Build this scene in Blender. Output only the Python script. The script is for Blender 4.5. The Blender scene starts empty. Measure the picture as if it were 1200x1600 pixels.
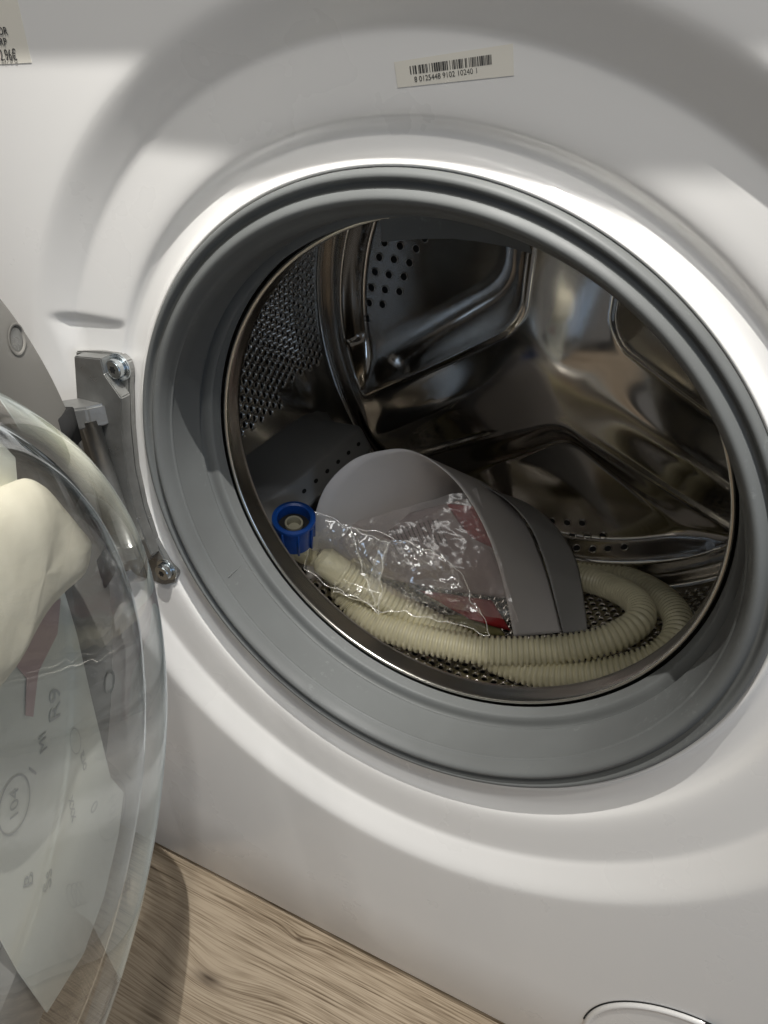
import bpy, bmesh, math, random
import numpy as np
from mathutils import Vector, Matrix, noise
random.seed(4)
S = bpy.context.scene
COL = S.collection
R_ = math.radians

# ------------------------------------------------------------------ camera
CAM = np.array([.1356, -.2719, .2093])
YAW, PIT, ROL, FOC = -.4881, -.563, -.0241, 1194.8
_f = np.array([math.sin(YAW)*math.cos(PIT), math.cos(YAW)*math.cos(PIT), math.sin(PIT)])
_r = np.cross(_f, [0, 0, 1]); _r /= np.linalg.norm(_r); _u = np.cross(_r, _f)
_rr = _r*math.cos(ROL)+_u*math.sin(ROL); _uu = -_r*math.sin(ROL)+_u*math.cos(ROL)
cam_d = bpy.data.cameras.new('camera'); cam = bpy.data.objects.new('camera', cam_d); COL.objects.link(cam)
M = Matrix(((_rr[0], _uu[0], -_f[0], CAM[0]), (_rr[1], _uu[1], -_f[1], CAM[1]), (_rr[2], _uu[2], -_f[2], CAM[2]), (0, 0, 0, 1)))
cam.matrix_world = M
cam_d.sensor_fit = 'VERTICAL'; cam_d.sensor_height = 36; cam_d.lens = FOC/1600*36
cam_d.clip_start = .01; cam_d.clip_end = 50
S.camera = cam

# ------------------------------------------------------------------ light
W = bpy.data.worlds.new("World"); S.world = W; W.use_nodes = True
bg = W.node_tree.nodes['Background']; bg.inputs[0].default_value = (.92, .90, .88, 1); bg.inputs[1].default_value = .11
S.view_settings.view_transform = 'Standard'; S.view_settings.look = 'None'; S.view_settings.exposure = 0; S.view_settings.gamma = 1

def lamp(name, loc, to, power, size, color=(1, 1, 1), size_y=None, spread=180):
    l = bpy.data.lights.new(name, 'AREA'); l.energy = power; l.size = size; l.color = color
    l.spread = R_(spread)
    if size_y: l.shape = 'RECTANGLE'; l.size_y = size_y
    o = bpy.data.objects.new(name, l); COL.objects.link(o); o.location = loc
    o.rotation_euler = (Vector(to)-Vector(loc)).to_track_quat('-Z', 'Y').to_euler(); return o
lamp('ceiling_spot', (.17, -.21, .90), (.05, 0, .50), 2.3, .005, (1, .975, .93), None, 60)
lamp('ceiling_downlight', (.72, -.80, 1.85), (0, .0, -.05), 13, .08, (1, .97, .92))
for _x, _y, _e in ((-.5, -1.5, 2.2), (.15, -1.7, 2.6), (.95, -1.1, 2.4), (1.2, -.35, 2.2), (-.1, -.95, 2.4)):
    lamp('small_downlight', (_x, _y, 2.1), (_x*.6, _y*.5, 0), _e, .045, (1, .97, .92))
lamp('fill_panel', (.7, -1.6, 1.6), (0, 0, -.1), 6, 1.3, (1, .985, .95), .5)  # added broad fill lamp, enlarged for soft reflections in the drum steel
lamp('shop_window', (1.5, -1.0, -.02), (-.1, -.1, -.1), 3.6, .8, (.50, .70, 1), .6)

# ------------------------------------------------------------------ helpers
def ray(px, py): return _f+(px-600)/FOC*_rr-(py-800)/FOC*_uu
def onY(px, py, Y): d = ray(px, py); return CAM+d*(Y-CAM[1])/d[1]
def onZ(px, py, Z): d = ray(px, py); return CAM+d*(Z-CAM[2])/d[2]
def onR(px, py, r):
    d = ray(px, py); a = d[0]**2+d[2]**2; b = 2*(d[0]*CAM[0]+d[2]*CAM[2]); c = CAM[0]**2+CAM[2]**2-r*r
    return CAM+d*(-b+math.sqrt(b*b-4*a*c))/(2*a)
def sm(a, b, x):
    t = np.clip((x-a)/(b-a), 0, 1); return t*t*(3-2*t)

def mesh(name, V, F, smooth=True):
    me = bpy.data.meshes.new(name); me.from_pydata([tuple(map(float, v)) for v in V], [], [tuple(int(i) for i in f) for f in F])
    me.validate()
    if smooth: me.shade_smooth()
    return me
def obj(name, me, mat=None, parent=None, mw=None):
    if isinstance(me, bmesh.types.BMesh):
        b = me; me = bpy.data.meshes.new(name); b.normal_update(); b.to_mesh(me); b.free()
    o = bpy.data.objects.new(name, me); COL.objects.link(o)
    if mat and not me.materials: me.materials.append(mat)
    if parent: o.parent = parent
    if mw is not None: o.matrix_local = mw
    return o
def thing(name, label, cat, loc=(0, 0, 0), group=None):
    o = bpy.data.objects.new(name, None); COL.objects.link(o); o.empty_display_size = .01
    o['label'] = label; o['category'] = cat
    if group: o['group'] = group
    return o
def tag(o, label, cat, group=None):
    o['label'] = label; o['category'] = cat
    if group: o['group'] = group
    return o
def grid(nu, nv, wu=False, wv=False):
    F = []
    for i in range(nu if wu else nu-1):
        for j in range(nv if wv else nv-1):
            a = i*nv+j; b = ((i+1) % nu)*nv+j; c = ((i+1) % nu)*nv+(j+1) % nv; d = i*nv+(j+1) % nv
            F.append((a, b, c, d))
    return F
def spline(pts, n, closed=False):
    pts = [np.array(p, float) for p in pts]; out = []
    N = len(pts); segs = N if closed else N-1
    for i in range(segs):
        if closed: p0, p1, p2, p3 = pts[i-1], pts[i], pts[(i+1) % N], pts[(i+2) % N]
        else: p0, p1, p2, p3 = pts[max(i-1, 0)], pts[i], pts[i+1], pts[min(i+2, N-1)]
        for k in range(n):
            t = k/n
            out.append(.5*((2*p1)+(-p0+p2)*t+(2*p0-5*p1+4*p2-p3)*t*t+(-p0+3*p1-3*p2+p3)*t**3))
    if not closed: out.append(pts[-1])
    return np.array(out)
def revolve(name, prof, n=288, z0=0, mat=None, parent=None, sub=6, flip=False):
    """prof: (radius, y) points; smooth curve revolved about the drum axis."""
    P = spline(prof, sub) if sub > 1 else np.array(prof)
    th = np.linspace(0, 2*np.pi, n, endpoint=False); V = []
    for t in th:
        for r, y in P: V.append((r*math.cos(t), y, z0+r*math.sin(t)))
    F = grid(n, len(P), True)
    if flip: F = [f[::-1] for f in F]
    return obj(name, mesh(name, V, F), mat, parent)
def tube(path, rad, seg=16, caps=True):
    """path Nx3, rad scalar or N; returns V,F"""
    path = np.array(path); N = len(path); rad = np.broadcast_to(rad, (N,))
    T = np.gradient(path, axis=0); T /= np.linalg.norm(T, axis=1)[:, None]+1e-12
    up = np.array([0, 0, 1.]) if abs(T[0][2]) < .9 else np.array([1., 0, 0])
    nrm = np.cross(T[0], up); nrm /= np.linalg.norm(nrm); V = []
    for i in range(N):
        nrm = nrm-T[i]*(nrm@T[i]); nrm /= np.linalg.norm(nrm); b = np.cross(T[i], nrm)
        for k in range(seg):
            a = 2*math.pi*k/seg; V.append(path[i]+rad[i]*(nrm*math.cos(a)+b*math.sin(a)))
    F = grid(N, seg, False, True)
    if caps: F += [tuple(range(seg))[::-1], tuple((N-1)*seg+k for k in range(seg))]
    return V, F
def bbox(bm, c, s, mw=None):
    r = bmesh.ops.create_cube(bm, size=1)['verts']
    for v in r:
        v.co = Vector((v.co.x*s[0]+c[0], v.co.y*s[1]+c[1], v.co.z*s[2]+c[2]))
        if mw is not None: v.co = mw @ v.co
    return r
def bevel(bm, w, seg=2):
    bmesh.ops.bevel(bm, geom=list(bm.edges), offset=w, segments=seg, affect='EDGES', clamp_overlap=True)
    for f in bm.faces: f.smooth = True

# ------------------------------------------------------------------ materials
def mat(name, col, rough=.5, metal=0, spec=.5, coat=0, coat_r=.05, trans=0, ior=1.5, bump=None, var=None, rvar=None):
    m = bpy.data.materials.new(name); m.use_nodes = True; nt = m.node_tree; p = nt.nodes['Principled BSDF']
    p.inputs['Base Color'].default_value = (*col, 1); p.inputs['Roughness'].default_value = rough
    p.inputs['Metallic'].default_value = metal; p.inputs['Specular IOR Level'].default_value = spec
    p.inputs['Coat Weight'].default_value = coat; p.inputs['Coat Roughness'].default_value = coat_r
    p.inputs['Transmission Weight'].default_value = trans; p.inputs['IOR'].default_value = ior
    tc = nt.nodes.new('ShaderNodeTexCoord')
    def nz(scale, detail=4, sc=(1, 1, 1)):
        mp = nt.nodes.new('ShaderNodeMapping'); mp.inputs['Scale'].default_value = sc
        nt.links.new(tc.outputs['Object'], mp.inputs['Vector'])
        n = nt.nodes.new('ShaderNodeTexNoise'); n.inputs['Scale'].default_value = scale; n.inputs['Detail'].default_value = detail
        nt.links.new(mp.outputs[0], n.inputs['Vector']); return n
    if bump:
        n = nz(bump[0], 3); b = nt.nodes.new('ShaderNodeBump'); b.inputs['Distance'].default_value = bump[1]; b.inputs['Strength'].default_value = 1
        nt.links.new(n.outputs[0], b.inputs['Height']); nt.links.new(b.outputs[0], p.inputs['Normal'])
    if var:   # (scale, other colour, amount, stretch)
        n = nz(var[0], 5, var[3] if len(var) > 3 else (1, 1, 1)); cr = nt.nodes.new('ShaderNodeValToRGB')
        cr.color_ramp.elements[0].position = .5-.25/var[2]*.5; cr.color_ramp.elements[1].position = .5+.25/var[2]*.5
        cr.color_ramp.elements[0].color = (*col, 1); cr.color_ramp.elements[1].color = (*var[1], 1)
        nt.links.new(n.outputs[0], cr.inputs[0]); nt.links.new(cr.outputs[0], p.inputs['Base Color'])
    if rvar:
        n = nz(rvar[0], 5, rvar[3] if len(rvar) > 3 else (1, 1, 1)); mr = nt.nodes.new('ShaderNodeMapRange')
        mr.inputs['From Min'].default_value = .3; mr.inputs['From Max'].default_value = .7
        mr.inputs['To Min'].default_value = rvar[1]; mr.inputs['To Max'].default_value = rvar[2]
        nt.links.new(n.outputs[0], mr.inputs[0]); nt.links.new(mr.outputs[0], p.inputs['Roughness'])
    return m
ENAMEL = mat('white_enamel', (.76, .75, .73), .30, coat=.35, coat_r=.10, bump=(600, .00001), rvar=(14, .24, .38))
RUBBER = mat('grey_rubber', (.110, .114, .112), .55, spec=.35, bump=(700, .00003), rvar=(25, .42, .66), var=(14, (.135, .142, .14), .6))
STEEL = mat('stainless_steel', (.78, .75, .70), .16, 1, rvar=(30, .12, .2, (1, 1, 1)))
STEELB = mat('stainless_back', (.64, .61, .57), .13, 1, bump=(5, .0004), rvar=(60, .1, .16))
LIPSTEEL = mat('polished_steel', (.70, .67, .61), .22, 1)
BLACK = mat('black', (.006, .006, .006), .7)
CAST = mat('cast_zinc', (.30, .30, .29), .42, .75, bump=(500, .00012), rvar=(90, .25, .5), var=(120, (.26, .26, .25), .8))
SCREW = mat('zinc_screw', (.62, .66, .68), .2, 1)
GREYPL = mat('grey_plastic', (.235, .225, .205), .45, bump=(1500, .00001))
LIFT = mat('lifter_plastic', (.24, .24, .235), .5)
HOSE = mat('hose_plastic', (.72, .675, .48), .34, var=(40, (.64, .60, .42), .7))
BLUE = mat('blue_plastic', (.006, .055, .26), .35)
CARD = mat('grey_card', (.80, .765, .755), .55, var=(6, (.76, .73, .72), .6))
PAPER = mat('paper', (.76, .76, .67), .8, var=(9, (.73, .73, .63), .7))
FOAM = mat('cream_foam', (.84, .79, .64), .8, var=(18, (.80, .74, .58), .6), bump=(30, .0014))
STICK = mat('sticker_paper', (.74, .71, .63), .55)
INK = mat('ink', (.05, .05, .05), .6)
INKF = mat('faint_ink', (.50, .50, .46), .8)
def scuff(m, col, scale, lo, hi, st=(1, 1, 1)):
    nt = m.node_tree; p = nt.nodes['Principled BSDF']; src = p.inputs['Base Color'].links[0].from_socket
    tc = nt.nodes.new('ShaderNodeTexCoord'); mp = nt.nodes.new('ShaderNodeMapping'); mp.inputs['Scale'].default_value = st
    n = nt.nodes.new('ShaderNodeTexNoise'); n.inputs['Scale'].default_value = scale; n.inputs['Detail'].default_value = 6; n.inputs['Roughness'].default_value = .7
    n2 = nt.nodes.new('ShaderNodeTexNoise'); n2.inputs['Scale'].default_value = scale*.09; mu = nt.nodes.new('ShaderNodeMath'); mu.operation = 'MULTIPLY_ADD'; mu.inputs[1].default_value = .5
    mr = nt.nodes.new('ShaderNodeMapRange'); mr.inputs['From Min'].default_value = lo; mr.inputs['From Max'].default_value = hi
    mx = nt.nodes.new('ShaderNodeMix'); mx.data_type = 'RGBA'; mx.inputs[7].default_value = (*col, 1); L = nt.links.new
    L(tc.outputs['Object'], mp.inputs[0]); L(mp.outputs[0], n.inputs[0]); L(tc.outputs['Object'], n2.inputs[0]); L(n2.outputs[0], mu.inputs[0]); L(n.outputs[0], mu.inputs[2])
    L(mu.outputs[0], mr.inputs[0]); L(mr.outputs[0], mx.inputs[0]); L(src, mx.inputs[6]); L(mx.outputs[2], p.inputs['Base Color'])
scuff(RUBBER, (.20, .21, .205), 260, .90, 1.10, (1, 1, 1))
RED = mat('red_print', (.34, .018, .02), .5, var=(60, (.22, .02, .02), .8))
PINK = mat('faded_red_print', (.56, .42, .39), .8)
BOOK = mat('booklet_paper', (.42, .36, .34), .7, var=(30, (.31, .25, .25), .6))
GREEN = mat('green_print', (.35, .45, .22), .8)
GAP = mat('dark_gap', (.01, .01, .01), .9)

GLASS = bpy.data.materials.new('door_glass'); GLASS.use_nodes = True
def _glass():
    nt = GLASS.node_tree; nt.nodes.clear(); N = nt.nodes.new; L = nt.links.new
    out = N('ShaderNodeOutputMaterial'); gl = N('ShaderNodeBsdfGlass'); gl.inputs['IOR'].default_value = 1.5; gl.inputs['Roughness'].default_value = 0
    gl.inputs['Color'].default_value = (.90, .955, 1, 1)
    tr = N('ShaderNodeBsdfTransparent'); tr.inputs[0].default_value = (.985, .99, .992, 1); gs = N('ShaderNodeBsdfGlossy'); gs.inputs['Roughness'].default_value = .01
    lw = N('ShaderNodeLayerWeight'); lw.inputs[0].default_value = .5
    pw = N('ShaderNodeMath'); pw.operation = 'POWER'; pw.inputs[1].default_value = 5; L(lw.outputs['Facing'], pw.inputs[0])
    fr = N('ShaderNodeMath'); fr.operation = 'MULTIPLY_ADD'; fr.inputs[1].default_value = .9; fr.inputs[2].default_value = .035; L(pw.outputs[0], fr.inputs[0])
    thin = N('ShaderNodeMixShader'); L(fr.outputs[0], thin.inputs[0]); L(tr.outputs[0], thin.inputs[1]); L(gs.outputs[0], thin.inputs[2])
    mr = N('ShaderNodeMapRange'); mr.inputs['From Min'].default_value = .60; mr.inputs['From Max'].default_value = .80; L(lw.outputs['Facing'], mr.inputs[0])
    mx = N('ShaderNodeMixShader'); L(mr.outputs[0], mx.inputs[0]); L(thin.outputs[0], mx.inputs[1]); L(gl.outputs[0], mx.inputs[2]); L(mx.outputs[0], out.inputs[0])
_glass()

def film(name, op, rough, tint=(.96, .96, .95), shine=.5):
    """thin clear film: what is behind it plus a sharp reflection"""
    m = bpy.data.materials.new(name); m.use_nodes = True; nt = m.node_tree; nt.nodes.clear()
    out = nt.nodes.new('ShaderNodeOutputMaterial'); tr = nt.nodes.new('ShaderNodeBsdfTransparent'); tr.inputs[0].default_value = (*tint, 1)
    df = nt.nodes.new('ShaderNodeBsdfDiffuse'); df.inputs[0].default_value = (.8, .8, .8, 1)
    gl = nt.nodes.new('ShaderNodeBsdfGlossy'); gl.inputs['Roughness'].default_value = rough; gl.inputs[0].default_value = (shine, shine, shine, 1)
    m1 = nt.nodes.new('ShaderNodeMixShader'); m1.inputs[0].default_value = op
    ad = nt.nodes.new('ShaderNodeAddShader')
    nt.links.new(tr.outputs[0], m1.inputs[1]); nt.links.new(df.outputs[0], m1.inputs[2])
    nt.links.new(m1.outputs[0], ad.inputs[0]); nt.links.new(gl.outputs[0], ad.inputs[1]); nt.links.new(ad.outputs[0], out.inputs[0])
    return m
FILM = film('clear_film', .06, .085, shine=.22)
FILM2 = film('bag_film', .17, .22, (.95, .91, .90), .10)

# ------------------------------------------------------------------ floor
FZ = -.402
def wood():
    m = bpy.data.materials.new('oak_vinyl'); m.use_nodes = True; nt = m.node_tree; L = nt.links.new; N = nt.nodes.new
    p = nt.nodes['Principled BSDF']; p.inputs['Roughness'].default_value = .5
    g = N('ShaderNodeNewGeometry'); oi = N('ShaderNodeObjectInfo')
    sep = N('ShaderNodeSeparateXYZ'); L(g.outputs['Position'], sep.inputs[0])
    def mth(op, a, b=None, c=None):
        n = N('ShaderNodeMath'); n.operation = op
        for i, v in enumerate((a, b, c)):
            if v is None: continue
            if isinstance(v, (int, float)): n.inputs[i].default_value = v
            else: L(v, n.inputs[i])
        return n.outputs[0]
    x, y = sep.outputs[0], sep.outputs[1]
    # slow waviness of the grain plus bulges round the knots
    mp = N('ShaderNodeMapping'); mp.inputs['Scale'].default_value = (4.5, 14, 1); L(g.outputs['Position'], mp.inputs[0])
    n0 = N('ShaderNodeTexNoise'); n0.inputs['Scale'].default_value = 1; n0.inputs['Detail'].default_value = 2; L(mp.outputs[0], n0.inputs[0])
    v = mth('ADD', y, mth('MULTIPLY', mth('SUBTRACT', n0.outputs[0], .5), .0045))
    kn = None
    for kx, ky, s in ((-.134, -.069, .021), (-.088, -.012, .006), (-.30, -.24, .02), (.12, -.16, .015)):
        dx = mth('MULTIPLY', mth('SUBTRACT', x, kx), .42); dy = mth('SUBTRACT', y, ky)
        d2 = mth('ADD', mth('MULTIPLY', dx, dx), mth('MULTIPLY', dy, dy))
        e = mth('EXPONENT', mth('MULTIPLY', d2, -1/(s*s)))
        v = mth('ADD', v, mth('MULTIPLY', e, s*.6))
        e2 = mth('EXPONENT', mth('MULTIPLY', d2, -1/((s*.24)**2)))
        kn = e2 if kn is None else mth('ADD', kn, e2)
    cx = N('ShaderNodeCombineXYZ'); L(mth('MULTIPLY', x, .022), cx.inputs[0]); L(v, cx.inputs[1])
    n1 = N('ShaderNodeTexNoise'); n1.inputs['Scale'].default_value = 240; n1.inputs['Detail'].default_value = 5; n1.inputs['Roughness'].default_value = .6; L(cx.outputs[0], n1.inputs[0])
    n2 = N('ShaderNodeTexNoise'); n2.inputs['Scale'].default_value = 700; n2.inputs['Detail'].default_value = 4; L(cx.outputs[0], n2.inputs[0])
    n3 = N('ShaderNodeTexNoise'); n3.inputs['Scale'].default_value = 9; n3.inputs['Detail'].default_value = 3; L(g.outputs['Position'], n3.inputs[0])
    n4 = N('ShaderNodeTexNoise'); n4.inputs['Scale'].default_value = 1300; n4.inputs['Detail'].default_value = 2; L(cx.outputs[0], n4.inputs[0])
    h = mth('ADD', mth('MULTIPLY', n1.outputs[0], .30), mth('ADD', mth('MULTIPLY', n2.outputs[0], .42), mth('ADD', mth('MULTIPLY', n4.outputs[0], .26), mth('MULTIPLY', n3.outputs[0], .18))))
    h = mth('ADD', h, mth('MULTIPLY', mth('SUBTRACT', oi.outputs['Random'], .5), .05))
    cr = N('ShaderNodeValToRGB'); E = cr.color_ramp.elements
    E[0].position = .50; E[0].color = (.15, .108, .07, 1); E[1].position = .665; E[1].color = (.47, .385, .285, 1)
    e = E.new(.555); e.color = (.27, .21, .145, 1); e = E.new(.60); e.color = (.365, .292, .21, 1)
    L(h, cr.inputs[0])
    mx = N('ShaderNodeMix'); mx.data_type = 'RGBA'; L(mth('MINIMUM', mth('MULTIPLY', mth('MULTIPLY', kn, n1.outputs[0]), 1.5), 1.), mx.inputs[0]); L(cr.outputs[0], mx.inputs[6])
    mx.inputs[7].default_value = (.045, .028, .018, 1); L(mx.outputs[2], p.inputs['Base Color'])
    b = N('ShaderNodeBump'); b.inputs['Distance'].default_value = .0006; b.inputs['Strength'].default_value = .7; L(h, b.inputs['Height']); L(b.outputs[0], p.inputs['Normal'])
    return m
WOOD = wood()
bm = bmesh.new(); bbox(bm, (0, -.2, FZ-.016), (4.2, 3.2, .02)); fl = obj('floor', bm, GAP); fl['kind'] = 'structure'
pw, pl = .19, 1.25
bm = bmesh.new(); bbox(bm, (0, 0, -.003), (pl-.0006, pw-.0006, .006)); bevel(bm, .0006, 1); plank = bpy.data.meshes.new('plank'); bm.to_mesh(plank); bm.free(); plank.materials.append(WOOD)
for j in range(-6, 6):
    for i in range(-2, 2):
        o = obj('plank', plank, WOOD, fl); o.location = ((i+.5)*pl+(j*.47 % 1)*pl*.9+.33, j*pw+.125, FZ)

# ------------------------------------------------------------------ washing machine
WM = thing('washing_machine', 'white front-loading washing machine with its round door swung open', 'washing machine')
ZD = -.0073
prof = np.array([(.1630, .0165), (.1645, .0120), (.1660, .0094), (.1676, .0096), (.1698, .0124), (.1730, .0143), (.1800, .0153), (.1840, .0142), (.1880, .0118), (.1940, .0108), (.2040, .0104), (.2130, .0101), (.2170, .0096), (.2205, .0080), (.2260, .0053), (.2320, .0023), (.2360, .0007), (.2395, .0001), (.2460, 0)])
Pp = spline(prof, 5); rr = np.array([p[0] for p in Pp]); yy = np.array([p[1] for p in Pp])
def panel_y(x, z, r, base):
    # hinge seat: a flat recess as deep as the dish groove, left of the opening
    m = sm(.120, .134, -x)*(1-sm(.083, .089, abs(z+.004)))*(1-sm(.196, .214, -x))
    rim = sm(.170, .1755, r)
    return base*(1-m*rim)+max(base*.999, .0126)*m*rim
NT = 720; V = []; th = np.linspace(0, 2*np.pi, NT, endpoint=False)
for t in th:
    c, s = math.cos(t), math.sin(t)
    for r, y in zip(rr, yy):
        k = sm(.163, .20, r)            # the opening sits on the drum axis, the dish a little lower
        x, z = r*c, r*s+ZD*float(k)
        V.append((x, panel_y(x, z, r, y), z))
nr = len(rr); F = grid(NT, nr, True)
# flat part: from the dish circle out to the rectangle
X0, X1, Z0, Z1 = -.3, .3, -.3984, .43
ring = []
for t in th:
    c, s = math.cos(t), math.sin(t); zc = ZD
    k = min(((X1 if c > 0 else -X0)/abs(c)) if abs(c) > 1e-9 else 9, ((Z1-zc if s > 0 else zc-Z0)/abs(s)) if abs(s) > 1e-9 else 9)
    ring.append((k*c, zc+k*s))
for (kk, dy) in ((.5, 0), (1, 0)):
    for i, (x, z) in enumerate(ring):
        r0 = .246; x0, z0 = r0*math.cos(th[i]), ZD+r0*math.sin(th[i])
        xx, zz = x0+(x-x0)*kk, z0+(z-z0)*kk
        if kk == 1: xx = max(X0+.004, min(X1-.004, xx)); zz = max(Z0+.004, min(Z1-.004, zz))
        V.append((xx, 0, zz))
for (o_, dy) in ((.0012, .0012), (0, .004), (0, .03)):
    for i, (x, z) in enumerate(ring):
        V.append((max(X0+o_, min(X1-o_, x)), dy, max(Z0+o_, min(Z1-o_, z))))
base = NT*nr
for i in range(NT):
    j = (i+1) % NT
    F.append((i*nr+nr-1, j*nr+nr-1, base+j, base+i))
    for q in range(4):
        F.append((base+q*NT+i, base+q*NT+j, base+(q+1)*NT+j, base+(q+1)*NT+i))
PV, PF = list(V), list(F)
obj('front_panel', mesh('front_panel', V, [f[::-1] for f in F]), ENAMEL, WM)
# casing behind the panel
bm = bmesh.new()
for c, s in (((-.2975, .31, .015), (.003, .56, .82)), ((.2975, .31, .015), (.003, .56, .82)), ((0, .59, .015), (.592, .003, .82)), ((0, .31, -.3945), (.592, .556, .003))):
    bbox(bm, c, s)
obj('casing', bm, ENAMEL, WM)
bm = bmesh.new(); bbox(bm, (0, .25485, .4455), (.60, .6503, .029)); bevel(bm, .004); obj('shading_worktop', bm, ENAMEL, WM)  # out of view; front overhang sized to shade the top of the panel
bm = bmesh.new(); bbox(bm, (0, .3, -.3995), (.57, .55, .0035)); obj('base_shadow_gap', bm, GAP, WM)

# round filter cover at the foot of the panel
fc = np.array([.195, -.343]); bm = bmesh.new()
V = []; pf = [(.0, -.0006), (.058, -.0006), (.0612, -.0006), (.0622, -.0022), (.0640, -.0026), (.0652, -.0016), (.0654, .001)]
n = 96
for k in range(n):
    a = 2*math.pi*k/n
    for r, y in pf: V.append((r*math.cos(a), y, r*math.sin(a)))
o = obj('filter_cover', mesh('filter_cover', V, [f[::-1] for f in grid(n, len(pf), True)]), ENAMEL, WM); o.location = (fc[0], 0, fc[1]-.0); COVER = o
bm = bmesh.new(); 
def ring_bar(bm, r0, r1, a0, a1, y0, y1, n=24):
    vs = []
    for k in range(n+1):
        a = R_(a0+(a1-a0)*k/n); vs.append([bm.verts.new((r*math.cos(a), y, r*math.sin(a))) for r, y in ((r0, y0), (r1, y0), (r1, y1), (r0, y1))])
    for k in range(n):
        for q in range(4): bm.faces.new((vs[k][q], vs[k+1][q], vs[k+1][(q+1) % 4], vs[k][(q+1) % 4]))
    bm.faces.new(vs[0]); bm.faces.new(vs[-1][::-1])
    bmesh.ops.recalc_face_normals(bm, faces=bm.faces)
ring_bar(bm, .0655, .0664, -170, 175, -.0004, .0012, 90); o = obj('gap_line', bm, GAP, COVER)
bm = bmesh.new(); ring_bar(bm, .0625, .0662, 62, 92, -.0030, .0005); o = obj('finger_slot', bm, GAP, COVER)

# ------------------------------------------------------------------ door gasket
GK = revolve('gasket', [(.1635, .0175), (.1652, .0128), (.1652, .0090), (.1638, .0062), (.1618, .0060), (.1604, .0085), (.1590, .0088), (.1572, .0062), (.1550, .0048), (.1528, .0058), (.1513, .0090), (.1506, .0120), (.1500, .0150),
                   (.1494, .0240), (.1488, .0330), (.1487, .0362), (.1510, .0375), (.1525, .0392), (.1510, .0408), (.1470, .0415), (.1450, .0425), (.1444, .0450), (.1440, .0480), (.1444, .0500), (.1500, .0520), (.17, .06)], 360, 0, RUBBER, WM, 5)
for v in GK.data.vertices:      # the upper lip hangs a little lower
    r_ = math.hypot(v.co.x, v.co.z); sn = v.co.z/r_
    if sn > 0:
        k = 1-.0036/r_*sn**2*float(sm(.008, .020, v.co.y))*(1-float(sm(.0425, .0435, v.co.y))); v.co.x *= k; v.co.z *= k
# thin mould line round the inner wall and a little cross rib
revolve('mould_line', [(.15035, .0128), (.14945, .0136), (.1499, .0146)], 300, 0, RUBBER, WM, 1)
def rib(a, y0, y1, w=.0006, h=.0007, r=.1496):
    bm = bmesh.new(); bbox(bm, (r-h/2, (y0+y1)/2, 0), (h, y1-y0, w)); bevel(bm, .0002, 1)
    o = obj('mould_rib', bm, RUBBER, WM); o.rotation_euler = (0, -R_(a), 0)
P = onR(375, 885, .1495); rib(math.degrees(math.atan2(P[2], P[0])), .018, .033)
bm = bmesh.new(); bmesh.ops.create_uvsphere(bm, u_segments=12, v_segments=8, radius=.0018)
o = obj('gasket_nub', bm, RUBBER, WM); o.location = tuple(onY(1117, 1114, .010)); o.scale = (1, 1, .8)
# grey hanging flap under the top of the gasket
A = [onY(588, 342, .054), onY(597, 378, .054)]
V = []; px = [(592, 335, 597, 378), (620, 330, 628, 375), (660, 330, 668, 373), (700, 330, 708, 373), (740, 335, 745, 377), (780, 345, 790, 385), (820, 360, 832, 397)]
V = []
for i, (a, b, c, d) in enumerate(px):
    for Y in (.052, .0545):
        V.append(onY(a, b, Y)); V.append(onY(c, d, Y))
F = []
for i in range(len(px)-1):
    a = i*4; b = a+4
    F += [(a, a+1, b+1, b), (a+2, b+2, b+3, a+3), (a+1, a+3, b+3, b+1), (a, b, b+2, a+2)]
F += [(0, 2, 3, 1), (a+4, a+5, a+7, a+6)]
o = obj('spray_flap', mesh('spray_flap', V, F, False), RUBBER, WM); o['label'] = 'grey flap hanging under the top of the gasket'

# ------------------------------------------------------------------ drum
revolve('drum_lip', [(.1460, .0560), (.1436, .0520), (.1420, .0498), (.1405, .0500), (.1400, .0520), (.1400, .0570), (.1402, .0620), (.1420, .0650), (.1500, .0690), (.1700, .0740), (.2100, .0790), (.2360, .0815), (.2400, .0850)], 360, 0, LIPSTEEL, WM, 5)
DR = .24; DY0, DY1 = .085, .318
bm = bmesh.new()
LIFT_A = [-150, -30, 90]
def near_lifter(a, w):
    return any(abs((a-l+180) % 360-180) < w for l in LIFT_A)
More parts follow.
